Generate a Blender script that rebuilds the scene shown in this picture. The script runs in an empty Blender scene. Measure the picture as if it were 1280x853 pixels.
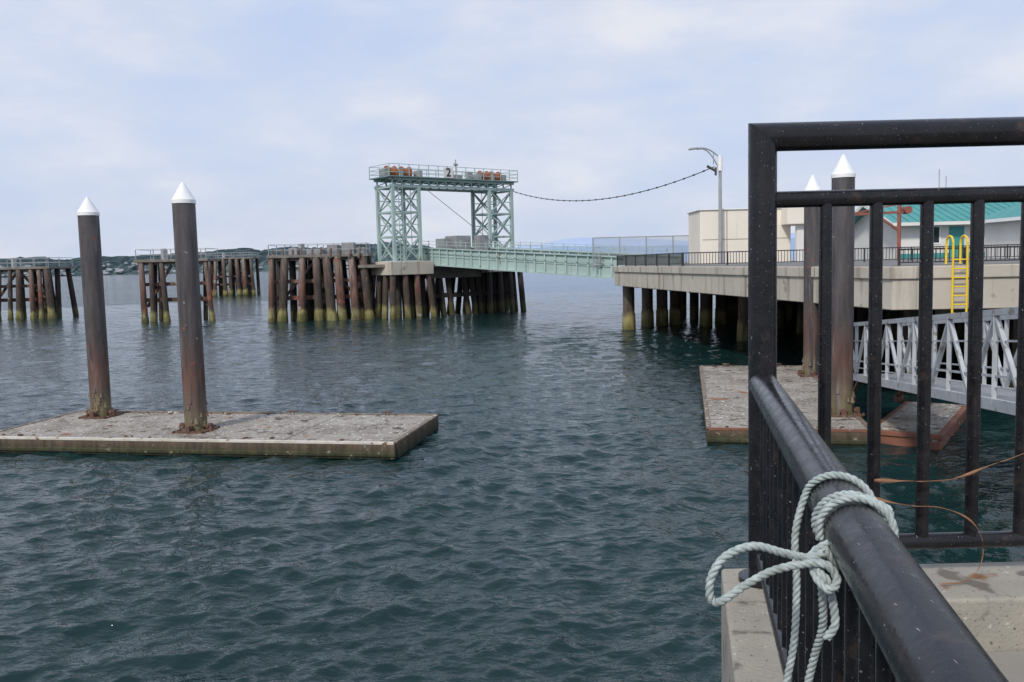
import bpy, math, random
import numpy as np
from mathutils import Vector, Matrix
random.seed(7); np.random.seed(7)
S=bpy.context.scene
R=math.radians

# ------------------------------------------------------------------ materials
def nn(nt,t,**k):
    n=nt.nodes.new(t)
    for a,b in k.items(): setattr(n,a,b)
    return n
def rgba(c): return (c[0],c[1],c[2],1)
def noise(nt,vec,scale,detail=3,rough=.6):
    n=nn(nt,'ShaderNodeTexNoise'); n.inputs['Scale'].default_value=scale
    n.inputs['Detail'].default_value=detail; n.inputs['Roughness'].default_value=rough
    nt.links.new(vec,n.inputs['Vector']); return n.outputs['Fac']
def mrange(nt,v,a,b,c=0,d=1):
    n=nn(nt,'ShaderNodeMapRange'); nt.links.new(v,n.inputs[0])
    for i,x in enumerate((a,b,c,d)): n.inputs[i+1].default_value=x
    return n.outputs[0]
def mix(nt,f,a,b,mode='MIX'):
    n=nn(nt,'ShaderNodeMix',data_type='RGBA',blend_type=mode)
    if isinstance(f,(int,float)): n.inputs[0].default_value=f
    else: nt.links.new(f,n.inputs[0])
    for s,i in ((a,6),(b,7)):
        if isinstance(s,tuple): n.inputs[i].default_value=rgba(s)
        else: nt.links.new(s,n.inputs[i])
    return n.outputs[2]
def math_(nt,op,a,b=0.0):
    n=nn(nt,'ShaderNodeMath',operation=op)
    for i,s in enumerate((a,b)):
        if isinstance(s,(int,float)): n.inputs[i].default_value=s
        else: nt.links.new(s,n.inputs[i])
    return n.outputs[0]
def base(name):
    m=bpy.data.materials.new(name); m.use_nodes=True; nt=m.node_tree
    b=nt.nodes['Principled BSDF']; tc=nn(nt,'ShaderNodeTexCoord')
    return m,nt,b,tc.outputs['Object']
def bump(nt,b,h,dist,strength=1):
    n=nn(nt,'ShaderNodeBump'); n.inputs['Distance'].default_value=dist
    if isinstance(strength,(int,float)): n.inputs['Strength'].default_value=strength
    else: nt.links.new(strength,n.inputs['Strength'])
    nt.links.new(h,n.inputs['Height']); nt.links.new(n.outputs[0],b.inputs['Normal'])
def mk(name,c1,c2,scale=2,rough=.7,metal=0,spots=(),bumpd=0,bscale=None,streak=None):
    """c1/c2 mottled base, spots = [(colour,scale,threshold)], streak = vertical run-down stain colour"""
    m,nt,b,vec=base(name)
    f=mrange(nt,noise(nt,vec,scale,5),.3,.7)
    col=mix(nt,f,c1,c2)
    if streak:
        mp=nn(nt,'ShaderNodeMapping'); mp.inputs['Scale'].default_value=(1,1,.08)
        nt.links.new(vec,mp.inputs[0])
        s=mrange(nt,noise(nt,mp.outputs[0],streak[1],5),streak[2],streak[2]+.15,0,.8)
        col=mix(nt,s,col,streak[0])
    for c,sc,th in spots:
        s=mrange(nt,noise(nt,vec,sc,3,.5),th,th+.05)
        col=mix(nt,s,col,c)
    nt.links.new(col,b.inputs['Base Color'])
    b.inputs['Metallic'].default_value=metal
    rr=mrange(nt,noise(nt,vec,scale*3,2),.3,.7,max(0,rough-.1),min(1,rough+.1))
    nt.links.new(rr,b.inputs['Roughness'])
    if bumpd: bump(nt,b,noise(nt,vec,bscale or scale*8,4),bumpd)
    return m
def pilemat(name,stops,nscale=2.0,rough=.8,var=.8,bumpd=.02,zmax=8.0,spots=(),streaks=()):
    """colour changes with height above water (marine growth, tide line, paint)"""
    m,nt,b,vec=base(name)
    sp=nn(nt,'ShaderNodeSeparateXYZ'); nt.links.new(vec,sp.inputs[0])
    n1=noise(nt,vec,nscale,4)
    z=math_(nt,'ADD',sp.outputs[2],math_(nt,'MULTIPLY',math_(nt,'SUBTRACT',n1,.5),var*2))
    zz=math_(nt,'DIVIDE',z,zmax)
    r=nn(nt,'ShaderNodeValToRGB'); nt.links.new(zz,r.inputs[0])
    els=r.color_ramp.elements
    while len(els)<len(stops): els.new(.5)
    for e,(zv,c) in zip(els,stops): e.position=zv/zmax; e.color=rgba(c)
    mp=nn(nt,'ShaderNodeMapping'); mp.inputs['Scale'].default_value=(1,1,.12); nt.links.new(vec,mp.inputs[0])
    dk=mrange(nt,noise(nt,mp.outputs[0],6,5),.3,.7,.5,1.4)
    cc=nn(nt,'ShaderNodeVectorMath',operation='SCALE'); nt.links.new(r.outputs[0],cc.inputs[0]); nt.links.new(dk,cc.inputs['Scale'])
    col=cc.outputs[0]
    for c,sc,th in streaks:
        col=mix(nt,mrange(nt,noise(nt,mp.outputs[0],sc,4,.6),th,th+.08,0,.85),col,c)
    for c,sc,th in spots:
        col=mix(nt,mrange(nt,noise(nt,vec,sc,3,.5),th,th+.04),col,c)
    nt.links.new(col,b.inputs['Base Color']); b.inputs['Roughness'].default_value=rough
    bump(nt,b,noise(nt,vec,12,4),bumpd)
    return m

CONC=mk('pier_concrete',(.56,.51,.43),(.45,.41,.345),.5,.85,spots=[((.30,.27,.23),1.3,.66)],bumpd=.01,streak=((.22,.18,.14),2.0,.55))
CURB=mk('curb_concrete',(.39,.36,.30),(.26,.24,.205),2.0,.9,spots=[((.14,.13,.11),55,.64),((.52,.49,.43),30,.67),((.20,.09,.04),3.5,.65),((.15,.13,.105),5,.60)],bumpd=.005,bscale=60)
DECKTOP=mk('float_deck_concrete',(.35,.32,.275),(.18,.155,.125),.9,.9,spots=[((.13,.105,.08),3.5,.59),((.66,.64,.60),9,.62),((.64,.62,.58),24,.63),((.08,.055,.04),2.0,.63),((.24,.11,.05),1.1,.66)],bumpd=.015,bscale=9)
WALER=pilemat('float_side_timber',[(0,(.018,.020,.010)),(.14,(.050,.052,.022)),(.26,(.085,.062,.040)),(.42,(.13,.10,.07))],3,.85,.10,.02,1.0,spots=[((.22,.19,.15),6,.66)])
EDGE=mk('float_edge_angle',(.66,.63,.57),(.46,.41,.33),2.5,.7,spots=[((.20,.10,.05),3,.60),((.10,.07,.05),7,.63)])
EDGEB=mk('float_edge_worn_timber',(.24,.19,.145),(.13,.10,.07),3,.85,spots=[((.5,.47,.42),5,.62)])
STEELPILE=pilemat('steel_pile',[(0,(.10,.09,.03)),(.75,(.17,.14,.08)),(1.3,(.12,.085,.065)),(2.0,(.115,.058,.046)),(3.3,(.070,.060,.060)),(7.5,(.086,.079,.082))],1.6,.55,.6,.006,spots=[((.28,.27,.24),5,.71),((.24,.075,.04),3.1,.68)],streaks=[((.15,.065,.045),3.2,.63),((.17,.16,.155),4.6,.61),((.045,.04,.042),2.6,.58)])
WHITE=mk('white_cap_paint',(.88,.88,.87),(.78,.79,.79),3,.5)
RUST=mk('rusty_steel',(.16,.075,.045),(.08,.048,.035),5,.85,spots=[((.3,.28,.25),12,.62)],bumpd=.01)
REDEDGE=mk('red_rusted_edge',(.25,.10,.06),(.14,.07,.05),2.5,.85,spots=[((.40,.33,.28),5,.64)],bumpd=.01)
WOODPILE=pilemat('timber_pile',[(0,(.10,.10,.03)),(.85,(.25,.225,.09)),(1.3,(.065,.05,.035)),(3.4,(.060,.046,.040)),(5.0,(.12,.09,.075)),(7.5,(.22,.19,.16))],.5,.9,1.0,.03,spots=[((.22,.19,.16),.9,.66)],streaks=[((.19,.08,.05),2.4,.59)])
REDPILE=pilemat('weathered_red_pile',[(0,(.10,.10,.03)),(.85,(.29,.26,.11)),(1.35,(.085,.052,.04)),(2.8,(.16,.078,.058)),(4.4,(.22,.145,.12)),(7.5,(.32,.28,.24))],.6,.9,1.2,.03,spots=[((.26,.09,.055),.8,.63),((.30,.26,.22),1.2,.65)],streaks=[((.07,.048,.04),2.1,.54)])
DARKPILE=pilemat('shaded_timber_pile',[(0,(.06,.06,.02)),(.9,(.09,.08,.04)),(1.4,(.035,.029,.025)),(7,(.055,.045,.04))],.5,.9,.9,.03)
CONCPILE=pilemat('concrete_pile',[(0,(.13,.12,.04)),(.9,(.29,.25,.11)),(1.35,(.095,.07,.055)),(3.2,(.18,.15,.125))],.8,.9,.6,.03,zmax=8,streaks=[((.06,.048,.038),2.5,.57)])
CAPWOOD=mk('dolphin_cap_timber',(.26,.24,.21),(.13,.11,.095),1.5,.85)
TEAL=mk('pale_green_steel',(.41,.53,.495),(.32,.43,.405),.5,.55,spots=[((.20,.13,.09),1.7,.67)],streak=((.26,.28,.25),1.5,.58))
TEALD=mk('green_steel_dark',(.22,.32,.30),(.15,.23,.22),.5,.6)
GALV=mk('galvanised_steel',(.42,.43,.43),(.32,.33,.33),2,.5,.3)
ALU=mk('aluminium_gangway',(.50,.52,.54),(.38,.395,.41),2,.45,.2,spots=[((.25,.235,.21),4,.62)],streak=((.27,.265,.25),4,.57))
ORANGE=mk('rusty_orange_drum',(.38,.12,.045),(.20,.07,.03),2,.6)
GREYBOX=mk('grey_enclosure',(.30,.31,.32),(.22,.22,.22),1,.6)
CREAM=mk('cream_wall',(.82,.76,.66),(.74,.68,.59),.4,.8,streak=((.50,.44,.38),1.2,.64))
OFFWHITE=mk('white_siding',(.76,.75,.71),(.68,.67,.63),.5,.7)
ROOF=mk('teal_metal_roof',(.06,.30,.28),(.05,.24,.23),.4,.45)
ROOFRIB=mk('teal_roof_seam',(.08,.35,.33),(.06,.28,.27),.4,.45)
TEALDOOR=mk('teal_door',(.06,.35,.33),(.05,.28,.27),1,.5)
YELLOW=mk('yellow_paint',(.86,.62,.03),(.76,.52,.03),3,.5)
BLACKF=mk('black_fence_paint',(.022,.022,.026),(.035,.033,.036),2,.45)
REDST=mk('red_oxide_steel',(.30,.10,.07),(.20,.07,.05),2,.7)
CABLE=mk('cable_rubber',(.05,.05,.05),(.08,.075,.07),2,.7)
ASPH=mk('deck_asphalt',(.20,.195,.19),(.15,.145,.14),.6,.9)
DOCKD=mk('deck_concrete',(.30,.28,.25),(.24,.225,.195),1.5,.9,bumpd=.004)
VINE=mk('dry_kelp',(.22,.10,.05),(.30,.16,.08),30,.7)

def railmat():
    m,nt,b,vec=base('black_rail_paint')
    c=mix(nt,mrange(nt,noise(nt,vec,9,5),.35,.7),(.006,.006,.008),(.016,.015,.017))
    mp=nn(nt,'ShaderNodeMapping'); mp.inputs['Rotation'].default_value=(0,0,.8); mp.inputs['Scale'].default_value=(6,1,3)
    nt.links.new(vec,mp.inputs[0])
    s=mrange(nt,noise(nt,mp.outputs[0],32,2,.4),.725,.74,0,.7)
    c=mix(nt,s,c,(.28,.28,.29))
    c=mix(nt,mrange(nt,noise(nt,vec,150,2,.5),.75,.77,0,.6),c,(.30,.29,.28))
    c=mix(nt,mrange(nt,noise(nt,vec,11,5,.6),.60,.72,0,.45),c,(.075,.045,.032))
    nt.links.new(c,b.inputs['Base Color'])
    nt.links.new(mrange(nt,noise(nt,vec,18,4),.3,.7,.17,.36),b.inputs['Roughness'])
    b.inputs['Specular IOR Level'].default_value=.4
    bump(nt,b,noise(nt,vec,40,3),.0012)
    return m
RAIL=railmat()
def ropemat():
    m,nt,b,vec=base('weathered_rope')
    c=mix(nt,mrange(nt,noise(nt,vec,60,3),.35,.7),(.48,.54,.53),(.28,.33,.32))
    c=mix(nt,mrange(nt,noise(nt,vec,14,3),.55,.7,0,.7),c,(.20,.24,.20))
    nt.links.new(c,b.inputs['Base Color']); b.inputs['Roughness'].default_value=.85
    bump(nt,b,noise(nt,vec,500,2),.0015)
    return m
ROPE=ropemat()
def glassmat():
    m,nt,b,vec=base('window_glass'); b.inputs['Base Color'].default_value=(.02,.03,.035,1); b.inputs['Roughness'].default_value=.08; return m
GLASS=glassmat()

# ------------------------------------------------------------------ mesh helper
class Mesh:
    def __init__(s): s.v=[];s.f=[];s.sm=[]
    def add(s,vs,fs,smooth=False):
        o=len(s.v); s.v+= [tuple(p) for p in vs]
        for f in fs: s.f.append([i+o for i in f]); s.sm.append(smooth)
    def box(s,x0,x1,y0,y1,z0,z1):
        s.add([(x0,y0,z0),(x1,y0,z0),(x1,y1,z0),(x0,y1,z0),(x0,y0,z1),(x1,y0,z1),(x1,y1,z1),(x0,y1,z1)],
              [(0,3,2,1),(4,5,6,7),(0,1,5,4),(1,2,6,5),(2,3,7,6),(3,0,4,7)]); return s
    def obox(s,o,u,v,w,a,b,c):
        """box in local frame: origin o, axes u v w; ranges a b c"""
        o,u,v,w=Vector(o),Vector(u),Vector(v),Vector(w)
        P=[o+u*x+v*y+w*z for z in c for (x,y) in ((a[0],b[0]),(a[1],b[0]),(a[1],b[1]),(a[0],b[1]))]
        s.add(P,[(0,3,2,1),(4,5,6,7),(0,1,5,4),(1,2,6,5),(2,3,7,6),(3,0,4,7)]); return s
    def beam(s,p0,p1,w,h=None,up=(0,0,1)):
        h=h or w; p0,p1=Vector(p0),Vector(p1); d=p1-p0; L=d.length
        if L<1e-6: return s
        d/=L; up=Vector(up)
        if abs(d.dot(up))>.98: up=Vector((0.6,.8,0))
        a=d.cross(up).normalized(); b=a.cross(d)
        return s.obox(p0,d,a,b,(0,L),(-w/2,w/2),(-h/2,h/2))
    def cyl(s,p0,p1,r0,r1=None,n=12,caps=True):
        r1=r0 if r1 is None else r1; p0,p1=Vector(p0),Vector(p1); d=(p1-p0).normalized()
        a=d.orthogonal().normalized(); b=d.cross(a)
        V=[p+ (a*math.cos(2*math.pi*i/n)+b*math.sin(2*math.pi*i/n))*r for p,r in ((p0,r0),(p1,r1)) for i in range(n)]
        s.add(V,[(i,(i+1)%n,n+(i+1)%n,n+i) for i in range(n)],True)
        if caps:
            s.add(V[:n],[tuple(range(n))[::-1]]); s.add(V[n:],[tuple(range(n))])
        return s
    def sweep(s,pts,r,n=24):
        """mitred tube through pts (sharp corners)"""
        pts=[Vector(p) for p in pts]; rings=[]
        d0=(pts[1]-pts[0]).normalized(); a=d0.orthogonal().normalized()
        ring=[pts[0]+(a*math.cos(2*math.pi*i/n)+d0.cross(a)*math.sin(2*math.pi*i/n))*r for i in range(n)]
        rings.append(ring)
        for k in range(1,len(pts)):
            d=(pts[k]-pts[k-1]).normalized()
            if k<len(pts)-1:
                d2=(pts[k+1]-pts[k]).normalized(); nrm=(d+d2).normalized()
            else: nrm=d
            ring=[q+d*((pts[k]-q).dot(nrm)/d.dot(nrm)) for q in ring]; rings.append(ring)
        V=[q for rg in rings for q in rg]
        for k in range(len(rings)-1):
            s.add(V[k*n:(k+2)*n],[(i,(i+1)%n,n+(i+1)%n,n+i) for i in range(n)],True)
        s.add(rings[0],[tuple(range(n))[::-1]]); s.add(rings[-1],[tuple(range(n))])
        return s
    def prism(s,poly,z0,z1):
        n=len(poly); V=[(x,y,z0) for x,y in poly]+[(x,y,z1) for x,y in poly]
        s.add(V,[tuple(range(n))[::-1],tuple(range(n,2*n))]+[(i,(i+1)%n,n+(i+1)%n,n+i) for i in range(n)]); return s
    def obj(s,name,parent,mat,bevel=0,seg=2):
        me=bpy.data.meshes.new(name); me.from_pydata(s.v,[],s.f)
        me.polygons.foreach_set('use_smooth',s.sm); me.update()
        o=bpy.data.objects.new(name,me); S.collection.objects.link(o); me.materials.append(mat)
        if parent: o.parent=parent
        if bevel:
            b=o.modifiers.new('bevel','BEVEL'); b.width=bevel; b.segments=seg; b.limit_method='ANGLE'
        return o
def empty(name):
    o=bpy.data.objects.new(name,None); S.collection.objects.link(o); return o
V=Vector

# ------------------------------------------------------------------ camera
cam=bpy.data.cameras.new('camera'); co=bpy.data.objects.new('camera',cam); S.collection.objects.link(co)
cam.sensor_width=36; cam.lens=36*1100/1280; cam.clip_start=.05; cam.clip_end=40000
co.matrix_world=Matrix.Translation((0,0,5))@Matrix.Rotation(R(90-5.04),4,'X')@Matrix.Rotation(R(-1.4),4,'Z')
S.camera=co

# ------------------------------------------------------------------ world + sun
w=bpy.data.worlds.new('World'); S.world=w; w.use_nodes=True; nt=w.node_tree
bg=nt.nodes['Background']; bg.inputs['Strength'].default_value=.1
sky=nn(nt,'ShaderNodeTexSky',sky_type='NISHITA'); sky.sun_disc=False
SE,SA=R(42),R(208)   # sun elevation, azimuth (clockwise from +Y): behind and to the left
sky.sun_elevation=SE; sky.sun_rotation=SA; sky.dust_density=2; sky.air_density=1
tc=nn(nt,'ShaderNodeTexCoord'); sp=nn(nt,'ShaderNodeSeparateXYZ'); nt.links.new(tc.outputs['Generated'],sp.inputs[0])
hz=mrange(nt,sp.outputs[2],0,.45)
grad=nn(nt,'ShaderNodeValToRGB'); nt.links.new(hz,grad.inputs[0])
e=grad.color_ramp.elements; e[0].color=(.56,.64,.81,1); e[1].color=(.46,.59,.88,1)
x=e.new(.35); x.color=(.55,.65,.87,1)
mp=nn(nt,'ShaderNodeMapping'); mp.inputs['Scale'].default_value=(1,1,2.8); mp.inputs['Rotation'].default_value=(0,.12,.3); nt.links.new(tc.outputs['Generated'],mp.inputs[0])
cl=noise(nt,mp.outputs[0],2.4,6,.55); cl2=noise(nt,mp.outputs[0],11,4,.55)
cf=mrange(nt,math_(nt,'ADD',math_(nt,'MULTIPLY',cl,.74),math_(nt,'MULTIPLY',cl2,.26)),.39,.63,.08,.92)
cc_=mix(nt,mrange(nt,noise(nt,mp.outputs[0],5,5,.6),.38,.64),(.68,.72,.83),(.81,.82,.87))
c=mix(nt,cf,grad.outputs[0],cc_)
sc=nn(nt,'ShaderNodeVectorMath',operation='SCALE'); nt.links.new(c,sc.inputs[0]); sc.inputs['Scale'].default_value=10.4
out=mix(nt,.94,sky.outputs[0],sc.outputs[0])
nt.links.new(out,bg.inputs['Color'])
sd=bpy.data.lights.new('sun','SUN'); sd.energy=2.5; sd.angle=R(7); sd.color=(1,.94,.85)
so=bpy.data.objects.new('sun',sd); S.collection.objects.link(so)
dirv=V((math.sin(SA)*math.cos(SE),math.cos(SA)*math.cos(SE),math.sin(SE)))
so.rotation_euler=dirv.to_track_quat('Z','Y').to_euler()

# ------------------------------------------------------------------ water
def build_water():
    rr=[1.2]
    while rr[-1]<9: rr.append(rr[-1]*1.009)
    while rr[-1]<150: rr.append(rr[-1]*1.0043)
    while rr[-1]<15000: rr.append(rr[-1]*1.03)
    rr=np.array(rr)
    ang=np.concatenate([np.arange(-37,37,.2),np.arange(37,323,4.0)])*math.pi/180
    A,Q=np.meshgrid(ang,rr); X=(Q*np.sin(A)).ravel(); Y=(Q*np.cos(A)).ravel(); Q=Q.ravel()
    Z=np.zeros_like(X); DX=np.zeros_like(X); DY=np.zeros_like(X)
    rg=np.random.RandomState(5)
    patch=.9+.35*np.sin(X*.11+Y*.05+1)*np.sin(Y*.09-X*.04)
    for i in range(88):
        lam=.20*(12**(rg.rand()**1.5)); th=math.radians(rg.normal(-66,36)); k=2*math.pi/lam
        s=.044 if lam<1.0 else .027
        a=s/k; ph=rg.rand()*6.28
        kx,ky=math.cos(th),math.sin(th)
        att=np.clip((lam/(Q*.0043)-2.0)/3.5,0,1)
        arg=k*(kx*X+ky*Y)+ph
        Z+=a*att*np.sin(arg)*patch
        DX+=.8*a*att*kx*np.cos(arg); DY+=.8*a*att*ky*np.cos(arg)
    X=X+DX; Y=Y+DY
    nr,na=len(rr),len(ang)
    co_=np.stack([X,Y,Z],1)
    i=np.arange(nr-1)[:,None]*na; j=np.arange(na)[None,:]; j2=(j+1)%na
    F=np.stack([i+j,i+na+j,i+na+j2,i+j2],-1).reshape(-1,4)
    F=F[:,::-1]
    me=bpy.data.meshes.new('water')
    nv=len(co_)+1; me.vertices.add(nv); co_=np.vstack([co_,[[0,0,0]]]); me.vertices.foreach_set('co',co_.ravel())
    T=np.stack([np.full(na,nv-1),np.arange(na),(np.arange(na)+1)%na],1)[:,::-1]
    loops=np.concatenate([F.ravel(),T.ravel()]).astype(np.int32)
    me.loops.add(len(loops)); me.loops.foreach_set('vertex_index',loops)
    npoly=len(F)+len(T); me.polygons.add(npoly)
    st=np.concatenate([np.arange(len(F))*4,len(F)*4+np.arange(len(T))*3]).astype(np.int32)
    me.polygons.foreach_set('loop_start',st)
    me.polygons.foreach_set('use_smooth',np.ones(npoly,dtype=bool))
    me.update(calc_edges=True); me.validate()
    if me.polygons[1000].normal.z<0: me.flip_normals()
    o=bpy.data.objects.new('water',me); S.collection.objects.link(o)
    m,nt,b,vec=base('sea_water')
    c=mix(nt,mrange(nt,noise(nt,vec,.05,3),.35,.65),(.006,.023,.024),(.010,.033,.034))
    nt.links.new(c,b.inputs['Base Color']); b.inputs['Roughness'].default_value=.06; b.inputs['IOR'].default_value=1.33
    mp=nn(nt,'ShaderNodeMapping'); mp.inputs['Rotation'].default_value=(0,0,R(24)); mp.inputs['Scale'].default_value=(.6,1,1); nt.links.new(vec,mp.inputs[0])
    h=math_(nt,'ADD',math_(nt,'MULTIPLY',noise(nt,mp.outputs[0],5.5,3,.6),.055),math_(nt,'MULTIPLY',noise(nt,mp.outputs[0],1.3,3,.6),.19))
    bump(nt,b,h,1.0,mrange(nt,noise(nt,vec,.045,3,.6),.35,.65,.75,1.0))
    me.materials.append(m)
build_water()

# ------------------------------------------------------------------ distant land
def land(name,x0,x1,y0,depth,prof,mat,nx=500,ny=14,rough=6,seed=1):
    rg=np.random.RandomState(seed); xs=np.linspace(x0,x1,nx)
    n1=np.interp(xs,np.linspace(x0,x1,nx//12),rg.rand(nx//12))
    M=Mesh(); vs=[];fs=[]
    for j in range(ny):
        t=j/(ny-1)
        for i,x in enumerate(xs):
            h=prof(x)*(math.sin(t*math.pi/2)**.6 if j else 0)*(.8+.35*n1[i]) + (rg.rand()*rough if j and prof(x)>3 else 0)
            vs.append((x,y0+depth*t,max(h,-1 if j==0 else 0)-.5))
    for j in range(ny-1):
        for i in range(nx-1): fs.append((j*nx+i,j*nx+i+1,(j+1)*nx+i+1,(j+1)*nx+i))
    M.add(vs,fs); return M.obj(name,None,mat)
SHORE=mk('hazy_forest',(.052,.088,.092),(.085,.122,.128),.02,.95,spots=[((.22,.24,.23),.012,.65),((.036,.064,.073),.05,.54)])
land('wooded_shore_hill',-4200,-60,2400,700,lambda x:float(np.interp(x,[-4200,-1700,-1400,-1250,-900,-650,-420,-250,-60],[54,52,50,56,66,70,74,54,8])),SHORE,nx=900,rough=13)
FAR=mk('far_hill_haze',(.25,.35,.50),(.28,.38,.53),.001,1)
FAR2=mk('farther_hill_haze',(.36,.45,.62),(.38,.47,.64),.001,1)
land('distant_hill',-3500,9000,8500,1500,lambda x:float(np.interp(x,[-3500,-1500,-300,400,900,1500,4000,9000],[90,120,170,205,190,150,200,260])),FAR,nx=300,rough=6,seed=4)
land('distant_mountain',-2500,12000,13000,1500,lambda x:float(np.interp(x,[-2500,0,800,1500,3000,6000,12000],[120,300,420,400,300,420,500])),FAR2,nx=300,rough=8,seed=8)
hs=Mesh()
for i in range(110):
    x=random.uniform(-1500,-420); t=random.random()**2; hgt=random.uniform(2,6)
    z=3+t*30; y=2392+t*60; hs.box(x,x+random.uniform(6,18),y,y+8,z,z+hgt)
hs.obj('shoreline_houses',None,mk('far_house_walls',(.42,.44,.46),(.25,.27,.29),.02,.9))

# ------------------------------------------------------------------ mooring piles
def mooring_pile(x,y,zt,zc,r=.312):
    E=empty('mooring_pile')
    Mesh().cyl((x,y,-3),(x,y,zt),r,r,28,False).obj('steel_shaft',E,STEELPILE)
    c=Mesh(); c.cyl((x,y,zt-.08),(x,y,zt+.02),r+.015,r+.015,28); c.cyl((x,y,zt+.02),(x,y,zc),r+.015,.03,28); c.obj('conical_cap',E,WHITE)
    g=Mesh()
    for k in range(34):
        a=random.random()*6.28; zz=.35+random.random()**2*1.0; rr=.03+random.random()*.06
        px,py=x+r*math.cos(a),y+r*math.sin(a); g.cyl((px,py,zz-rr),(px,py,zz+rr),rr*.9,rr*.4,7)
    g.obj('barnacle_growth',E,STEELPILE)
mooring_pile(-13.25,28.0,6.90,7.40)
mooring_pile(-9.15,25.05,6.98,7.50)
mooring_pile(9.45,25.1,7.25,7.82)
mooring_pile(11.5,33.6,7.45,8.05)

# ------------------------------------------------------------------ floating docks
def floating_dock(o,u,L,W,piles,ztop=.42,nclt=4,front=EDGE):
    E=empty('floating_dock'); o=V((o[0],o[1],0)); u=V((u[0],u[1],0)).normalized(); v=V((-u.y,u.x,0)); k=V((0,0,1))
    Mesh().obox(o,u,v,k,(0.06,L-.06),(.06,W-.06),(-.6,ztop-.012)).obj('concrete_pontoon',E,WALER)
    d=Mesh(); n=max(2,int(L/3)); 
    for i in range(n):
        a=.07+(L-.14)*i/n; b=.07+(L-.14)*(i+1)/n-.015
        d.obox(o,u,v,k,(a,b),(.13,W-.13),(ztop-.05,ztop+random.uniform(0,.008)))
    d.obj('deck_panels',E,DECKTOP,.01)
    wl=Mesh()
    wl.obox(o,u,v,k,(0,L),(-.03,.12),(-.02,ztop-.03)); wl.obox(o,u,v,k,(0,L),(W-.12,W+.03),(-.02,ztop-.03))
    wl.obox(o,u,v,k,(-.04,.11),(.125,W-.125),(-.02,ztop-.035)); wl.obox(o,u,v,k,(L-.11,L+.04),(.125,W-.125),(-.02,ztop-.035))
    wl.obox(o,u,v,k,(-.02,L+.02),(-.07,-.032),(.05,.17))
    wl.obj('timber_walers',E,WALER,.02)
    Mesh().obox(o,u,v,k,(0.02,L-.02),(-.040,.06),(ztop-.045,ztop+.025)).obj('front_edge_strip',E,front,.008)
    ed=Mesh(); nb=int(L/1.6)
    for i in range(nb): # worn timber bull rail in lengths along the far side
        a=L*i/nb+.03; b=L*(i+1)/nb-.03
        ed.obox(o,u,v,k,(a,b),(W-.10,W+.035),(ztop-.028,ztop+random.uniform(.02,.05)))
    ed.obox(o,u,v,k,(L-.08,L+.045),(.08,W-.12),(ztop-.03,ztop+.028)); ed.obox(o,u,v,k,(-.045,.08),(.08,W-.12),(ztop-.03,ztop+.028))
    ed.obj('edge_bull_rail',E,EDGEB,.008)
    cl=Mesh()
    for i in range(nclt):
        for side in (W-.25,):
            p=o+u*(L*(i+.5)/nclt)+v*side+k*(ztop+.02)
            cl.cyl(p-u*.05,p-u*.05+k*.09,.018,n=8); cl.cyl(p+u*.05,p+u*.05+k*.09,.018,n=8); cl.cyl(p-u*.16+k*.10,p+u*.16+k*.10,.022,n=8)
    for i in range(26):
        p=o+u*random.uniform(.5,L-.5)+v*random.choice([.2,.3,W-.3,W-.2,W-.1])+k*(ztop+.01)
        s=random.uniform(.02,.06); cl.obox(p,u,v,k,(-s,s),(-s*.7,s*.7),(0,s*.8))
    cl.obj('mooring_cleats',E,RUST)
    pg=Mesh()
    for (px,py) in piles:
        c0=V((px,py,ztop))
        for q in range(4):
            a=q*math.pi/2; du=u*math.cos(a)+v*math.sin(a); dv=V((-du.y,du.x,0))
            pg.obox(c0,du,dv,k,(.40,.48),(-.48,.48),(.0,.06))
            pg.obox(c0,du,dv,k,(.34,.50),(-.07,.07),(.0,.22))
            pg.cyl(c0+du*.38-dv*.10+k*.16,c0+du*.38+dv*.10+k*.16,.06,n=12)
        for q in range(24):
            a=random.random()*6.28; rr=random.uniform(.34,.62); s=random.uniform(.02,.07)
            p=c0+V((math.cos(a)*rr,math.sin(a)*rr,0)); pg.cyl(p,p+k*s*1.2,s,s*.5,7)
    pg.obj('pile_guides',E,RUST,.01)
floating_dock((-15.35,24.9),(12.14,-2.3),12.45,4.25,[(-13.25,28.0),(-9.15,25.05)])
floating_dock((5.25,23.5),(4.1,-.82),4.2,14.2,[(9.45,25.1),(11.5,33.6)],nclt=2,front=REDEDGE)

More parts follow.
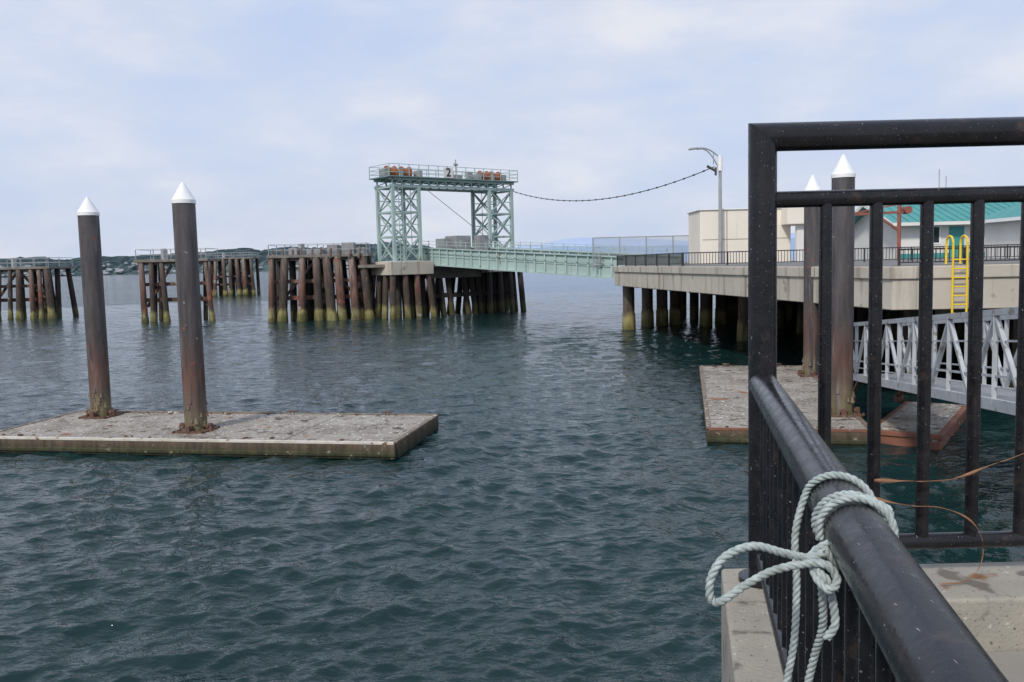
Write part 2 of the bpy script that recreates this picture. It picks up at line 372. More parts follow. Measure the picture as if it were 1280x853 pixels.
# ------------------------------------------------------------------ gangway
def gangway():
    E=empty('gangway'); a0=V((10.55,27.5,1.22)); a1=V((6.35,3.95,3.38)); H=1.6; W=1.5
    d=(a1-a0); L=d.length; d/=L; side=V((-d.y,d.x,0)).normalized()
    if side.x<0: side=-side
    up=V((0,0,1)); N=19
    fr=Mesh(); br=Mesh(); dk=Mesh()
    for sgn,off in ((1,0),(1,W)):
        o=side*off
        fr.beam(a0+o,a1+o,.10,.20); fr.beam(a0+o+up*H,a1+o+up*H,.10,.11); fr.beam(a0+o+up*(.5),a1+o+up*.5,.03,.04)
        for i in range(N+1):
            p=a0+o+d*(L*i/N); fr.beam(p,p+up*H,.08,.08)
            if i<N:
                q=a0+o+d*(L*(i+1)/N)
                if i%2: br.beam(p+up*.08,q+up*(H-.05),.075,.075)
                else: br.beam(p+up*(H-.05),q+up*.08,.075,.075)
        for hh in (.3,1.1): br.beam(a0+o+up*hh-side*0.001,a1+o+up*hh,.022,.022)
    for i in range(N*3):
        p=a0+d*(L*(i+.5)/(N*3)); fr.beam(p+side*.06-up*.04,p+side*(W-.06)-up*.04,.05,.07)
    dk.obox(a0+up*.03,d,side,d.cross(side)*(-1 if d.cross(side).z<0 else 1),(0,L),(.06,W-.06),(0,.03))
    fr.obj('truss_frame',E,ALU); br.obj('diagonal_braces',E,ALU); dk.obj('walkway_grating',E,GREYBOX)
    ft=Mesh()
    for s in (.05,W-.05):
        p=a0+side*s+d*.3; ft.beam((p.x,p.y,.5),(p.x,p.y,p.z),.12); ft.beam((p.x,p.y,.6),(p.x+d.x*1.2,p.y+d.y*1.2,p.z+.05),.08); ft.cyl((p.x-.1,p.y,.56),(p.x+.1,p.y,.56),.13,n=14)
    ft.obj('foot_stand',E,RUST)
gangway()
E=empty('gangway_landing_float')
Mesh().obox((9.15,22.95,0),(.56,.83,0),(-.83,.56,0),(0,0,1),(.2,5.4),(-1.9,-.2),(-.3,.26)).obj('landing_hull',E,REDEDGE,.03)
Mesh().obox((9.15,22.95,0),(.56,.83,0),(-.83,.56,0),(0,0,1),(.15,5.45),(-1.95,-.15),(.26,.385)).obj('landing_deck',E,REDEDGE,.02)
Mesh().obox((9.15,22.95,0),(.56,.83,0),(-.83,.56,0),(0,0,1),(.3,5.3),(-1.8,-.3),(.386,.40)).obj('landing_surface',E,DECKTOP)

# ------------------------------------------------------------------ pile dolphins
def dolphin(ox,oy,ang,L,W,ztop,ts,pr=.34,batter=.9,rail=True,capt=.55,seed=0,rear=.6,braces=True):
    """ts = positions (0..1) of the front piles along the structure"""
    rg=random.Random(seed); E=empty('timber_pile_dolphin'); u=V((math.cos(ang),math.sin(ang),0)); v=V((-u.y,u.x,0)); k=V((0,0,1)); o=V((ox,oy,0))
    A=Mesh();B=Mesh();D=Mesh()
    for t in ts:
        s=(t-.5)*2
        for row in range(3):
            if row and rg.random()>rear: continue
            y=W*row/2*.9+.1
            top=o+u*(L*t+rg.uniform(-.1,.1)+(rg.uniform(-.5,.5) if row else 0))+v*y+k*(ztop-capt+.3)
            bb=batter*(1 if rg.random()<.5 else .15)*( -1 if row==0 else (1 if row==2 else 0))
            bot=top+u*(s*batter*rg.uniform(.1,1.2)+rg.uniform(-.4,.4))+v*bb; bot.z=-2
            m=(A if rg.random()<.55 else B) if row==0 else D
            r0=pr*rg.uniform(.75,1.15)
            m.cyl(bot,top,r0,r0*.85,10)
            if row==0: m.cyl(bot+(top-bot)*.22,bot+(top-bot)*rg.uniform(.32,.42),r0*1.25,r0*1.02,10)   # barnacle collar
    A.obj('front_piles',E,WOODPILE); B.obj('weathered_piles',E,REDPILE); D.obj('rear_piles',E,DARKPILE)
    c=Mesh(); c.obox(o,u,v,k,(-.2,L+.2),(-.25,W+.2),(ztop-capt*.5,ztop)); c.obox(o,u,v,k,(0,L),(.30,.6),(ztop-capt,ztop-capt*.5-.003)); 
    c.obj('cap_beam',E,CAPWOOD,.03)
    if braces:
        c=Mesh(); c.obox(o,u,v,k,(.2,L-.2),(.55,.8),(2.0,2.4)); c.obox(o,u,v,k,(.2,L-.2),(.55,.8),(3.6,3.95))
        c.beam(o+u*.5+v*1+k*1.5,o+u*(L*.45)+v*1+k*(ztop-.6),.25); c.beam(o+u*(L*.95)+v*1+k*1.5,o+u*(L*.5)+v*1+k*(ztop-.6),.25)
        c.obj('cross_bracing',E,REDPILE,.03)
    if rail:
        r=Mesh(); n=max(3,int(L/1.5))
        for yy in (0,W):
            for i in range(n+1):
                p=o+u*(L*i/n)+v*yy+k*ztop; r.beam(p,p+k*1.0,.06)
            for h in (.5,1.0): r.beam(o+v*yy+k*(ztop+h),o+u*L+v*yy+k*(ztop+h),.045)
        for h in (.5,1.0):
            for xx in (0,L): r.beam(o+u*xx+k*(ztop+h),o+u*xx+v*W+k*(ztop+h),.045)
        r.beam(o+u*L*.3+v*W*.5+k*ztop,o+u*L*.3+v*W*.5+k*(ztop+1.1),.5,.4); r.obj('guard_rail',E,GALV)
dolphin(-22.9,84,R(4),9.2,4.0,6.3,[.03,.17,.33,.47,.58,.70,.84,.97],.40,seed=3,rear=.85,batter=.9)
dolphin(-37.2,88,R(2),6.9,4.0,6.25,[.06,.2,.34,.70,.83,.97],.30,seed=5,batter=.3,rear=.4)
dolphin(-60,175,R(3),8.9,5,7.5,[.05,.2,.35,.5,.65,.8,.95],.42,seed=8,batter=.3,rear=.5)
dolphin(-60.5,101,R(-3),8.0,5,5.95,[.1,.25,.42,.55,.72,.86,.97],.36,seed=11,batter=.5,rear=.5)
E=empty('wing_wall_equipment'); g=Mesh()
for (x,wd,h) in ((-21.3,.8,.7),(-19.6,1.6,.5),(-17.6,1.0,.9),(-16.2,1.2,1.1),(-14.7,.7,.6)):
    g.box(x,x+wd,85.2,86.4,6.305,6.30+h)
g.obj('lockers',E,GREYBOX,.03)
h=Mesh()
for x in np.arange(-22.5,-13.5,.9): h.cyl((x,84.2,5.9),(x+random.uniform(-.2,.2),84.2,6.6+random.random()*.4),.12,n=8)
h.obj('pile_heads',E,WOODPILE)

# ------------------------------------------------------------------ ferry lift tower (gantry)
U=V((.79,.613,0)).normalized(); W_=V((U.y,-U.x,0)); K=V((0,0,1))
G0=V((-10.75,86.6,0)); SP=11.4; HB=5.45; HT=12.55; LW=1.45
def P(a,b,z): return G0+U*a+W_*b+K*z
E=empty('ferry_lift_tower')
cols=Mesh(); lat=Mesh()
for c0 in (0,SP):
    cs=[(c0-LW,-LW),(c0+LW,-LW),(c0+LW,LW),(c0-LW,LW)]
    for a,b in cs: cols.beam(P(a,b,HB),P(a,b,HT+.1),.30,.30,U)
    N=3
    for i in range(N+1):
        z=HB+(HT-HB)*i/N
        for q in range(4):
            a,b=cs[q]; a2,b2=cs[(q+1)%4]
            lat.beam(P(a,b,z),P(a2,b2,z),.16)
            if i<N:
                z2=HB+(HT-HB)*(i+1)/N
                lat.beam(P(a,b,z),P(a2,b2,z2),.12); lat.beam(P(a2,b2,z),P(a,b,z2),.12)
                if q in (0,2):
                    zm=(z+z2)/2; lat.beam(P(a,b,zm),P(a2,b2,zm),.08)
cols.obj('tower_columns',E,TEAL); lat.obj('lattice_bracing',E,TEAL)
g=Mesh()
for b in (-LW,LW): 
    g.obox(G0,U,W_,K,(-LW-.3,SP+LW+.3),(b-.12,b+.12),(HT,HT+.25)); g.obox(G0,U,W_,K,(-LW-.3,SP+LW+.3),(b-.12,b+.12),(HT+.65,HT+.9))
    n=14
    for i in range(n+1):
        a=-LW+(SP+2*LW)*i/n; g.beam(P(a,b,HT+.2),P(a,b,HT+.7),.12)
        if i<n: g.beam(P(a,b,HT+.25),P(a+(SP+2*LW)/n,b,HT+.65),.08)
g.obj('top_girder',E,TEAL)
pf=Mesh(); pf.obox(G0,U,W_,K,(-LW-.6,SP+LW+.6),(-LW-.5,LW+.5),(HT+.904,HT+1.0)); pf.obj('top_platform',E,TEALD)
r=Mesh()
for b in (-LW-.45,LW+.45):
    n=14
    for i in range(n+1):
        a=-LW-.55+(SP+2*LW+1.1)*i/n; r.beam(P(a,b,HT+1),P(a,b,HT+2.1),.06)
    for hh in (1.35,1.7,2.1): r.beam(P(-LW-.55,b,HT+hh),P(SP+LW+.55,b,HT+hh),.05)
for a in (-LW-.55,SP+LW+.55):
    for hh in (1.35,1.7,2.1): r.beam(P(a,-LW-.45,HT+hh),P(a,LW+.45,HT+hh),.05)
r.obj('platform_railing',E,TEAL)
dr=Mesh()
for c0 in (-.7,.95,SP-1.0,SP+.5):
    dr.cyl(P(c0-.4,-.1,HT+1.52),P(c0+.4,-.1,HT+1.52),.48,n=20); dr.cyl(P(c0-.48,-.1,HT+1.52),P(c0-.4,-.1,HT+1.52),.62,n=20); dr.cyl(P(c0+.4,-.1,HT+1.52),P(c0+.48,-.1,HT+1.52),.62,n=20)
dr.obj('hoist_drums',E,ORANGE)
mc=Mesh()
for c0 in (-1.5,0.12,SP-1.9,SP-.25,SP+1.3,2.3): mc.obox(G0,U,W_,K,(c0-.22,c0+.22),(-.4,.6),(HT+1.002,HT+1.75))
mc.cyl(P(6.9,0,HT+1),P(6.9,0,HT+3.1),.05,n=8); mc.cyl(P(6.7,0,HT+2.6),P(7.1,0,HT+2.6),.13,n=8); mc.obox(G0,U,W_,K,(8.2,8.8),(-.3,.3),(HT+1.002,HT+1.9))
mc.obox(G0,U,W_,K,(5.9,7.3),(-.5,.5),(HT+1.002,HT+1.5))
mc.obj('hoist_machinery',E,GREYBOX)
sg=Mesh(); sg.obox(G0,U,W_,K,(4.1,5.2),(LW+.50,LW+.54),(HT+1.0,HT+2.0)); sg.obj('number_board',E,OFFWHITE)
t=bpy.data.curves.new('number_two','FONT'); t.body='2'; t.size=1.15; t.extrude=.01; t.align_x='CENTER'; t.align_y='CENTER'; t.offset=.02
to=bpy.data.objects.new('number_two',t); S.collection.objects.link(to); t.materials.append(BLACKF)
mx=Matrix.Identity(4); 
for i in range(3):
    mx[i][0]=U[i]; mx[i][1]=K[i]; mx[i][2]=W_[i]
mx.translation=P(4.65,LW+.56,HT+1.5); to.matrix_world=mx; to.parent=E
cb=Mesh()
for c0 in (LW+.45,SP-LW-.45):
    for b in (-.8,.8): cb.cyl(P(c0,b,HT),P(c0,b,7.2),.03,n=6)
cb.cyl(P(2.0,1.6,HT),P(5.4,8,7.0),.03,n=6)
cb.obj('hoist_cables',E,CABLE)
ld=Mesh()
for a in (-.9,-.45): ld.beam(P(a,LW+.15,HB),P(a,LW+.15,HT+1),.05)
for z in np.arange(HB+.3,HT+1,.35): ld.beam(P(-.9,LW+.15,z),P(-.45,LW+.15,z),.04)
ld.obj('access_ladder',E,TEAL)
cp=Mesh()
for c0 in (0,SP):
    cp.obox(G0,U,W_,K,(c0-2.4,c0+2.4),(-2.3,2.3),(4.15,HB)); 
cp.obj('concrete_footing',E,CONC,.06)
cpb=Mesh(); cpb.obox(G0,U,W_,K,(2.45,SP-2.45),(-1.2,1.2),(3.7,4.9)); cpb.obj('footing_tie_beam',E,CAPWOOD,.05)
PA=Mesh();PB=Mesh();PD=Mesh()
for c0 in (0,SP):
    for i in range(4):
        for j in range(4):
            a=c0-2.0+4.0*i/3; b=-1.9+3.8*j/3
            bt=P(a+(a-c0)*.18+random.uniform(-.25,.25),b*1.22,-2)
            m=(PD if c0 else (PA if random.random()<.5 else PB)) if (j==3 or i==0) else PD
            m.cyl(bt,P(a,b,4.2),.32,.30,12)
for i in range(7):   # pile bents below the tie beam
    a=3.0+i*.95
    for b in (-1.1,1.1):
        if random.random()<.85: PD.cyl(P(a+random.uniform(-.4,.4),b*1.6,-2),P(a,b*.8,3.8),.30,.28,10)
for i in range(4): PD.beam(P(2.6,1.3-.9*i,1.9),P(SP+1.8,1.3-.9*i,2.0),.2,.35)
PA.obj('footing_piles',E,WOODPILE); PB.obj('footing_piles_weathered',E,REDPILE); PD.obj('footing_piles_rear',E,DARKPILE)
wk=Mesh(); wk.obox((-14.5,84.2,0),(1,0,0),(0,1,0),(0,0,1),(0,3),(0,2),(4.9,5.2)); wk.obj('service_walkway',E,CAPWOOD,.03)

# ------------------------------------------------------------------ vehicle transfer bridge
E=empty('vehicle_transfer_bridge')
N0=V((-7.6,87.2,0)); BL=26.5; BW=6.2
def zt(t): return 6.85-1.55*t
def B(s,side,z): return N0+W_*s+U*side+K*z
for side,nm in ((0,'near_girder'),(BW,'far_girder')):
    g=Mesh(); t0=-2.5; n=22
    def slab(o0,o1,za,zb,mesh):
        vs=[]
        for s in (t0,BL):
            T=max(0,s/BL)
            for o_ in (o0,o1):
                for zz in (za,zb): vs.append(B(s,side+o_,zt(T)-zz))
        mesh.add(vs,[(0,1,5,4),(2,6,7,3),(0,4,6,2),(1,3,7,5),(0,2,3,1),(4,5,7,6)])
    slab(-.04,.04,.1,1.6,g); slab(-.22,.22,0,.1,g); slab(-.22,.22,1.6,1.73,g); slab(-.10,.10,.78,.86,g)
    for i in range(n+1):
        s=t0+(BL-t0)*i/n; T=max(0,s/BL)
        g.beam(B(s,side-.12,zt(T)-.1),B(s,side-.12,zt(T)-1.6),.14,.10)
    g.obj(nm,E,TEAL)
d=Mesh()
vs=[B(s,sd,zt(max(0,s/BL))-dz) for s in (-2.5,BL) for sd in (.25,BW-.25) for dz in (.95,1.2)]
d.add(vs,[(0,1,5,4),(2,6,7,3),(0,4,6,2),(1,3,7,5),(0,2,3,1),(4,5,7,6)]); d.obj('roadway_deck',E,ASPH)
r=Mesh()
for side in (-.15,BW+.15):
    for i in range(19):
        s=-2+(BL+2)*i/18; T=max(0,s/BL); r.beam(B(s,side,zt(T)),B(s,side,zt(T)+.6),.05)
    for hh in (.3,.6): r.beam(B(-2,side,zt(0)+hh),B(BL,side,zt(1)+hh),.04)
    r.beam(B(-2,side,zt(0)-.5),B(BL,side-.2,zt(1)-.5),.05)
r.obj('bridge_railing',E,TEAL)
q=Mesh()
q.obox(N0,W_,U,K,(-1.5,0.5),(2.5,4.3),(6.0,7.9)); q.obox(N0,W_,U,K,(-.5,1.0),(.7,1.6),(6.2,7.6)); q.obox(N0,W_,U,K,(.6,1.6),(4.6,5.7),(6.2,7.9)); q.obox(N0,W_,U,K,(4,4.4),(.4,.8),(6.2,7.3))
q.obj('control_cabinets',E,GREYBOX,.03)

# ------------------------------------------------------------------ cable to lamp
def catenary(name,a,b,sag,r,mat,n=60):
    a,b=V(a),V(b); M=Mesh(); pts=[a.lerp(b,i/n)-K*(4*sag*(i/n)*(1-i/n)) for i in range(n+1)]
    for i in range(n): M.cyl(pts[i],pts[i+1],r,n=8,caps=False)
    for i in range(2,n,2): M.cyl(pts[i]-(pts[i+1]-pts[i])*.12,pts[i]+(pts[i+1]-pts[i])*.12,r*1.9,n=8)
    return M.obj(name,None,mat)
catenary('overhead_power_cable',P(SP+2.0,0,12.9),(14.35,62,11.35),1.75,.035,CABLE)

# ------------------------------------------------------------------ ferry terminal pier
E=empty('ferry_terminal_pier')
poly=[(7.45,64),(12.05,27.9),(60,21.5),(90,64),(60,82),(12,78)]
def inset(poly,d):
    cx=sum(p[0] for p in poly)/len(poly); cy=sum(p[1] for p in poly)/len(poly)
    return [(x+(cx-x)/math.hypot(cx-x,cy-y)*d,y+(cy-y)/math.hypot(cx-x,cy-y)*d) for x,y in poly]
Mesh().prism(poly,4.20,4.60).obj('deck_slab',E,CONC,.03)
Mesh().prism(inset(poly,.10),3.22,4.197).obj('fascia_beam',E,CONC,.03)
Mesh().prism(inset(poly,.6),4.604,4.62).obj('deck_surface',E,ASPH)
j=Mesh()
a,b=V((*poly[0],0)),V((*poly[1],0)); d=(b-a).normalized(); nrm=V((-d.y,d.x,0)); 
if nrm.x>0: nrm=-nrm
for i in range(1,7):
    p=a+d*((b-a).length*i/7); j.obox(p,d,nrm,K,(-.02,.02),(-.1,.005),(4.21,4.59))
j.obj('expansion_joints',E,CAPWOOD)
pa=Mesh(); pd=Mesh()
rows=[(8.5,63.6),(10.3,66.5),(11.5,67),(12.6,67.5),(14.6,66),(16,67),(14.1,53),(15.6,45),(17.2,37.5),(18.2,31),(24,30),(30,29.5),(37,29)]
for x,y in rows: pa.cyl((x,y,-3),(x,y,3.25),.42,.42,14); pa.cyl((x,y,-1),(x,y,1.2),.52,.46,14)
for yy in range(32,80,5):
    for xx in range(10,60,4):
        if xx>14+ (64-yy)*.15: pd.cyl((xx+1,yy+random.random(),-3),(xx+1,yy,3.25),.38,.38,10)
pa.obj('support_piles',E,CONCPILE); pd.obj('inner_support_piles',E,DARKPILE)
cbm=Mesh()
for yy in range(34,80,5): cbm.box(max(9.6,12+(64-yy)*.12)+1.0,60,yy-.4,yy+.4,2.55,3.215)
cbm.obj('pile_cap_beams',E,CAPWOOD)
Mesh().box(18,70,76,77,-2,3.2).obj('shore_bulkhead',E,DARKPILE)

def fence(name,pts,z,h,mat,sp=.16,post=2.4,r=.025):
    E=empty(name); A=Mesh();Bm=Mesh()
    for (p,q) in zip(pts[:-1],pts[1:]):
        p,q=V((*p,z)),V((*q,z)); L=(q-p).length; d=(q-p)/L
        A.beam(p+K*h,q+K*h,r*2.2); A.beam(p+K*.1,q+K*.1,r*1.6)
        for i in range(int(L/sp)): Bm.beam(p+d*(i*sp)+K*.1,p+d*(i*sp)+K*h,r)
        for i in range(int(L/post)+1): A.beam(p+d*(i*post),p+d*(i*post)+K*(h+.03),r*3)
    A.obj('rails_and_posts',E,mat); Bm.obj('balusters',E,mat)
fence('black_deck_fence',[(7.7,63.4),(9.6,49),(30,46)],4.62,.72,BLACKF)
fence('black_deck_fence',[(12.6,28.6),(40,24.9)],4.62,.52,BLACKF,.14,2.0)
E=empty('chain_link_fence'); A=Mesh(); Bm=Mesh()
x0,x1,y=6.4,14.6,68.0; z0,z1=4.62,6.8
for i in range(5):
    x=x0+(x1-x0)*i/4; A.cyl((x,y,z0-.3),(x,y,z1),.05,n=8)
for z in (z0+.1,z1): A.cyl((x0,y,z),(x1,y,z),.035,n=8)
n=60
H=z1-z0
for i in range(-16,n):
    for sgn in (1,-1):
        xa=x0+(x1-x0)*i/n; xb=xa+H
        ya,yb=(z0,z1) if sgn>0 else (z1,z0)
        t0=max(0,(x0-xa)/H); t1=min(1,(x1-xa)/H)
        if t1>t0: Bm.beam((xa+H*t0,y,ya+(yb-ya)*t0),(xa+H*t1,y,ya+(yb-ya)*t1),.016)
A.obj('frame',E,GALV); Bm.obj('wire_mesh',E,GALV)
E=empty('cream_utility_building')
m=Mesh(); m.box(13.35,19.7,62,66,4.62,8.35); m.obj('walls',E,CREAM,.04)
m=Mesh(); m.box(13.25,19.8,61.9,66.1,8.353,8.43); m.obj('parapet_cap',E,OFFWHITE,.02)
m=Mesh(); m.box(19.0,21.4,60.5,64,7.2,8.6); m.obj('upper_volume',E,CREAM,.04)
m=Mesh(); m.box(15.2,15.25,61.985,61.995,5.0,8.3); m.box(13.5,19.5,61.98,61.99,6.3,6.33); m.obj('wall_joints',E,CAPWOOD)
m=Mesh(); m.box(19.75,21.0,60.9,61.2,4.62,7.197); m.obj('support_wall',E,OFFWHITE)
E=empty('street_lamp'); A=Mesh()
lx,ly=14.62,62.0-.6
A.cyl((lx,ly,4.62),(lx,ly,12.0),.14,.10,12); A.obj('pole',E,GALV)
A=Mesh(); A.cyl((lx,ly,11.0),(lx,ly,12.05),.18,.16,12); A.obj('pole_top_sleeve',E,WHITE)
A=Mesh()
def arc(p0,p1,bul,r,mesh,n=12):
    p0,p1=V(p0),V(p1); pp=[p0.lerp(p1,i/n)+K*bul*math.sin(math.pi*i/n) for i in range(n+1)]
    for i in range(n): mesh.cyl(pp[i],pp[i+1],r,n=8)
arc((lx,ly,11.9),(lx-1.75,ly,12.55),.28,.05,A); arc((lx,ly,11.0),(lx-1.6,ly,12.5),.55,.045,A)
A.beam((lx-.45,ly,11.45),(lx-.45,ly,12.3),.05)
A.obj('bracket_arms',E,GALV)
A=Mesh(); A.obox((lx-2.15,ly,12.5),(1,0,.12),(0,1,0),(0,0,1),(0,.6),(-.15,.15),(-.06,.08)); A.obj('luminaire_head',E,GALV,.04)
A=Mesh(); A.cyl((lx-.3,ly,11.0),(lx-.9,ly,11.35),.09,n=8); A.cyl((lx-.3,ly,11.25),(lx-.3,ly,10.7),.08,n=8); A.obj('cable_terminal',E,CABLE)

E=empty('terminal_building')
bx0,bx1,by0,by1=26.4,58,60,68; ez,rz=7.25,8.6
A=Mesh(); A.box(bx0,bx1,by0,by1,4.62,ez); A.add([(bx0,by0,ez),(bx0,by1,ez),(bx0,(by0+by1)/2,rz-.08),(bx1,by0,ez),(bx1,by1,ez),(bx1,(by0+by1)/2,rz-.08)],[(0,1,2),(3,5,4),(0,2,5,3),(1,4,5,2)]); A.obj('walls',E,OFFWHITE)
A=Mesh(); ov=.8; ym=(by0+by1)/2
sl=(rz-ez)/(ym-by0)
for s in (-1,1):
    ye=ym+s*(ym-by0+ov); ze=rz-sl*(ym-by0+ov)
    A.add([(bx0-ov,ye,ze),(bx1+ov,ye,ze),(bx1+ov,ym,rz),(bx0-ov,ym,rz),(bx0-ov,ye,ze+.12),(bx1+ov,ye,ze+.12),(bx1+ov,ym,rz+.12),(bx0-ov,ym,rz+.12)],
     [(0,1,2,3),(4,7,6,5),(0,4,5,1),(0,3,7,4),(1,5,6,2)])
A.obj('roof',E,ROOF)
A=Mesh()
for x in np.arange(bx0-ov,bx1+ov,.6):
    A.beam((x,ym-(ym-by0+ov),rz-sl*(ym-by0+ov)+.14),(x,ym,rz+.14),.05,.06)
A.beam((bx0-ov,ym,rz+.16),(bx1+ov,ym,rz+.16),.3,.08); A.obj('roof_seams',E,ROOFRIB)
A=Mesh(); A.box(bx0-ov,bx1+ov,by0-ov-.06,by0-ov,rz-sl*(4+ov)-.12,rz-sl*(4+ov)+.1)
A.beam((bx0-ov-.05,by0-ov,rz-sl*(4+ov)),(bx0-ov-.05,ym,rz),.08,.25); A.beam((bx0-ov-.05,by1+ov,rz-sl*(4+ov)),(bx0-ov-.05,ym,rz),.08,.25); A.obj('white_fascia',E,OFFWHITE)
A=Mesh();G=Mesh();D=Mesh()
for x in (28.6,33.2,35.1,41,45,50):
    D.box(x-.62,x+.62,by0-.05,by0-.002,5.6,6.85); G.box(x-.5,x+.5,by0-.06,by0-.053,5.7,6.75)
for x in (30.3,37.8): A.box(x-.5,x+.5,by0-.05,by0-.002,4.63,6.75)
A.obj('doors',E,TEALDOOR); G.obj('window_panes',E,GLASS); D.obj('window_frames',E,WHITE)
A=Mesh(); A.box(bx0-.003,bx1,by0-.03,by0-.001,4.63,5.0); A.box(bx0-.003,bx1,by0-.03,by0-.001,7.0,7.1); A.obj('teal_trim',E,TEALDOOR)
A=Mesh(); A.cyl((31,ym,rz),(31,ym,rz+2.4),.03,n=6); A.cyl((31.5,ym,rz),(31.5,ym,rz+1.9),.03,n=6); A.obj('roof_antennas',E,GALV)
E=empty('ticket_booth')
A=Mesh(); A.box(27.4,40,46.5,51,4.625,6.75); A.obj('walls',E,OFFWHITE)
A=Mesh(); A.add([(26.9,45.9,6.75),(41,45.9,6.75),(41,51.5,6.75),(26.9,51.5,6.75),(28.4,48.7,7.75),(40,48.7,7.75)],[(0,1,5,4),(2,3,4,5),(1,2,5),(3,0,4),(3,2,1,0)]); A.obj('hip_roof',E,ROOF)
A=Mesh();G=Mesh()
for x in (29.0,31.4,34): A.box(x-.75,x+.75,46.44,46.498,5.55,6.5); G.box(x-.63,x+.63,46.43,46.437,5.65,6.4)
A.obj('window_frames',E,CAPWOOD); G.obj('window_panes',E,GLASS)
A=Mesh(); A.box(26.85,41.05,45.82,45.89,6.62,6.8); A.box(26.8,26.85,45.82,51.5,6.62,6.8); A.obj('fascia',E,WHITE)
E=empty('red_davit_crane'); A=Mesh()
y=50; A.beam((18.6,y,7.25),(22.3,y,7.35),.20,.14); A.beam((22.0,y,4.62),(22.0,y,7.8),.18); A.beam((19.2,y,7.3),(22.0,y,7.8),.08); A.beam((20.6,y,7.3),(22.0,y,6.3),.12); A.cyl((22.4,y-.3,7.45),(22.4,y+.3,7.45),.22,n=12)
A.obj('boom_and_mast',E,REDST)
A=Mesh(); A.cyl((18.9,y,7.25),(18.9,y,6.3),.03,n=6); A.obj('hoist_wire',E,CABLE)

E=empty('yellow_access_ladder'); A=Mesh()
def wl(x,off): return (x,27.9-(x-12.05)*.1335-off)
for x in (13.80,14.22):
    X,Y=wl(x,.16)
    pts=[(X,Y,2.95),(X,Y,5.30)]
    for i in range(1,7):
        t=math.pi*i/6; pts.append((X,Y+.22-.22*math.cos(t),5.30+.22*math.sin(t)))
    pts.append((X,Y+.44,4.64)); 
    for p,q in zip(pts[:-1],pts[1:]): A.cyl(p,q,.035,n=10)
for z in np.arange(3.1,4.8,.28): A.cyl((*wl(13.80,.16),z),(*wl(14.22,.16),z),.022,n=8)
A.obj('rails_and_rungs',E,YELLOW)

# ------------------------------------------------------------------ near pier (viewer side)
def Xr(y): return .54+.197*(y-1.086)
E=empty('concrete_pier')
def strip(o0,o1,y0,y1,z0,z1,m):
    m.prism([(Xr(y0)+o0,y0),(Xr(y0)+o1,y0),(Xr(y1)+o1,y1),(Xr(y1)+o0,y1)],z0,z1); return m
strip(-.17,.24,-8,3.41,3.0,3.62,Mesh()).obj('edge_curb',E,CURB,.015,3)
Mesh().prism([(Xr(3.413)-.17,3.413),(6.2,3.413),(6.2,3.84),(Xr(3.84)-.17,3.84)],3.0,3.617).obj('end_curb',E,CURB,.015,3)
Mesh().prism([(Xr(-8)+.243,-8),(14,-8),(14,3.407),(Xr(3.407)+.243,3.407)],2.9,3.40).obj('deck_slab',E,DOCKD)
Mesh().prism([(Xr(-8)-.15,-8),(14,-8),(14,3.80),(Xr(3.8)-.15,3.80)],2.3,2.897).obj('slab_beam',E,CONC)
A=Mesh()
for x in (2.2,6.5,11):
    for y in (2.8,-2,-7): A.cyl((x,y,-3),(x,y,2.3),.3,n=16)
A.obj('support_piles',E,CONCPILE)

E=empty('pipe_guard_railing')
py=3.67; px=Xr(py); r=.058
A=Mesh(); A.sweep([(px,py,3.61),(px,py,5.49),(6.0,py,5.49),(6.0,py,3.61)],r,32); A.obj('tall_frame_pipe',E,RAIL)
A=Mesh(); A.cyl((px+.03,py,5.235),(6.0,py,5.235),.034,n=24); A.cyl((px+.03,py,3.775),(6.0,py,3.775),.034,n=24); A.obj('tall_panel_rails',E,RAIL)
A=Mesh(); x=px+.262
while x<5.9: A.cyl((x,py,3.78),(x,py,5.23),.027,n=18,caps=False); x+=.2095
A.obj('tall_panel_balusters',E,RAIL)
A=Mesh(); A.cyl((Xr(py-.02),py-.02,4.47),(Xr(-8),-8,4.47),.057,n=40); A.obj('handrail_pipe',E,RAIL)
A=Mesh(); A.cyl((Xr(py-.03),py-.03,3.74),(Xr(-8),-8,3.74),.034,n=20); A.obj('side_bottom_rail',E,RAIL)
A=Mesh(); y=py-.16
while y>-7.9:
    A.cyl((Xr(y),y,3.75),(Xr(y),y,4.45),.024,n=16,caps=False); y-=.135
A.obj('side_balusters',E,RAIL)
A=Mesh()
A.cyl((px,py,3.617),(px,py,3.64),.10,n=24)
for y in (1.6,-.6,-3,-5.5): A.cyl((Xr(y),y,3.62),(Xr(y),y,3.76),.03,n=12); A.cyl((Xr(y),y,3.621),(Xr(y),y,3.635),.07,n=16)
for x in (2.6,4.6): A.cyl((x,py,3.617),(x,py,3.78),.03,n=12)
A.obj('base_flanges',E,RAIL)

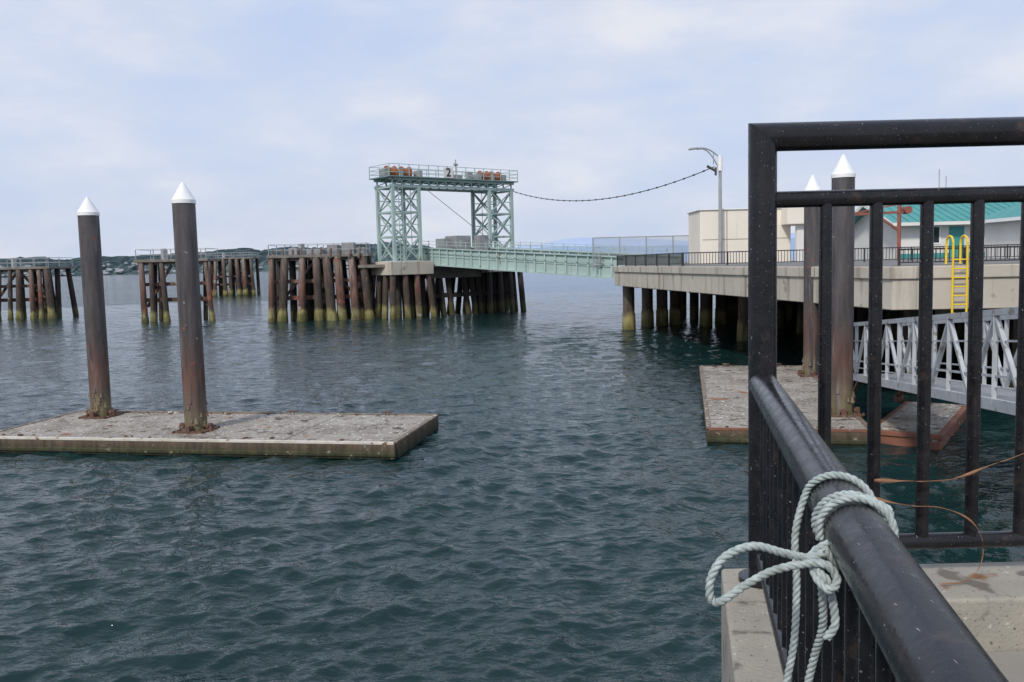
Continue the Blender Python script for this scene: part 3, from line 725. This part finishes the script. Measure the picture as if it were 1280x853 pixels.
# ------------------------------------------------------------------ rope
def catmull(pts,step=.004):
    P_=[V(p) for p in pts]; P_=[P_[0]*2-P_[1]]+P_+[P_[-1]*2-P_[-2]]; out=[]
    for i in range(1,len(P_)-2):
        a,b,c,d=P_[i-1:i+3]; n=max(2,int((c-b).length/step))
        for k in range(n):
            t=k/n; out.append(.5*((2*b)+(c-a)*t+(2*a-5*b+4*c-d)*t*t+(3*b-a-3*c+d)*t**3))
    out.append(P_[-2]); return out
def rope(name,pts,parent,R_=.0078,lay=.042):
    C=catmull(pts); cu=bpy.data.curves.new(name,'CURVE'); cu.dimensions='3D'; cu.bevel_depth=R_*.56; cu.bevel_resolution=3; cu.use_fill_caps=True
    t=(C[1]-C[0]).normalized(); n=t.orthogonal().normalized(); fr=[];s=0
    for i,p in enumerate(C):
        t2=(C[min(i+1,len(C)-1)]-C[max(i-1,0)]).normalized(); n=(n-t2*n.dot(t2)).normalized(); 
        if i: s+=(C[i]-C[i-1]).length
        fr.append((p,n.copy(),t2.cross(n),s))
    for q in range(3):
        spn=cu.splines.new('POLY'); spn.points.add(len(fr)-1)
        for i,(p,n_,b_,s_) in enumerate(fr):
            a=2*math.pi*(s_/lay+q/3); spn.points[i].co=(*(p+(n_*math.cos(a)+b_*math.sin(a))*R_*.52),1)
    o=bpy.data.objects.new(name,cu); S.collection.objects.link(o); cu.materials.append(ROPE); o.parent=parent; return o
E=empty('tied_rope')
dr_=V((-.193,-.981,0)); nr_=V((.981,-.193,0))
def ringp(y,th,rad=.0652,along=0.0): 
    c=V((Xr(y),y,4.47)); return c+nr_*(rad*math.cos(th))+K*(rad*math.sin(th))+dr_*along
pts=[(.575,1.83,4.08),(.592,1.83,4.18),(.600,1.84,4.30),(.603,1.86,4.40)]
for i in range(0,15):
    a=math.pi*.95-i*(2*math.pi/10); pts.append(tuple(ringp(1.87-.0155*i,a)))
kn=V((.578,1.60,4.425))
pts+= [tuple(kn+V((-.010,.03,.018))),tuple(kn+V((-.016,0,-.010))),tuple(kn+V((-.004,-.012,-.026))),(.588,1.60,4.36),(.594,1.60,4.31),(.580,1.605,4.28)]
rope('wrap_and_tails',pts,E)
lp=[(.578,1.62,4.44),(.548,1.615,4.434),(.50,1.61,4.446),(.44,1.60,4.464),(.385,1.59,4.448),(.358,1.585,4.41),(.357,1.585,4.372),(.375,1.59,4.362),(.42,1.60,4.386),(.48,1.61,4.412),(.54,1.605,4.426),(.572,1.585,4.430),(.588,1.575,4.405),(.572,1.57,4.388),(.558,1.60,4.402),(.562,1.63,4.43),(.585,1.635,4.452)]
rope('bow_loop',lp,E)
rope('half_hitch',[tuple(ringp(1.665-.005*i,math.pi*1.1-i*(2*math.pi/10),.067)) for i in range(11)],E)
rope('second_tail',[(.585,1.64,4.44),(.574,1.625,4.41),(.580,1.63,4.36),(.592,1.66,4.28),(.590,1.70,4.20),(.578,1.72,4.10),(.574,1.73,4.0)],E)

def strand(name,pts,w,parent,mat):
    C=catmull(pts,.02); M=Mesh(); vs=[];fs=[]
    for i,p in enumerate(C):
        a=i*.35; ww=w*(.6+.4*math.sin(i*.7))*(1-.5*i/len(C)); o=V((0,math.sin(a)*.5,math.cos(a)*.5+.5)).normalized()*ww
        vs+=[p-o,p+o]
    for i in range(len(C)-1): fs.append((2*i,2*i+1,2*i+3,2*i+2))
    M.add(vs,fs,True); ob=M.obj(name,parent,mat); sm=ob.modifiers.new('thick','SOLIDIFY'); sm.thickness=.002
E=empty('dry_kelp_strand')
strand('upper_strand',[(1.50,3.61,4.06),(1.66,3.60,4.055),(1.82,3.60,4.06),(1.98,3.61,4.11),(2.2,3.60,4.19)],.009,E,VINE)
strand('lower_strand',[(1.48,3.61,3.99),(1.62,3.60,3.955),(1.78,3.59,3.94),(1.90,3.59,3.88),(1.95,3.59,3.78),(1.93,3.58,3.68),(1.86,3.56,3.635),(1.76,3.55,3.63)],.007,E,VINE)

S.view_settings.view_transform='Standard'; S.view_settings.look='None'; S.view_settings.exposure=0
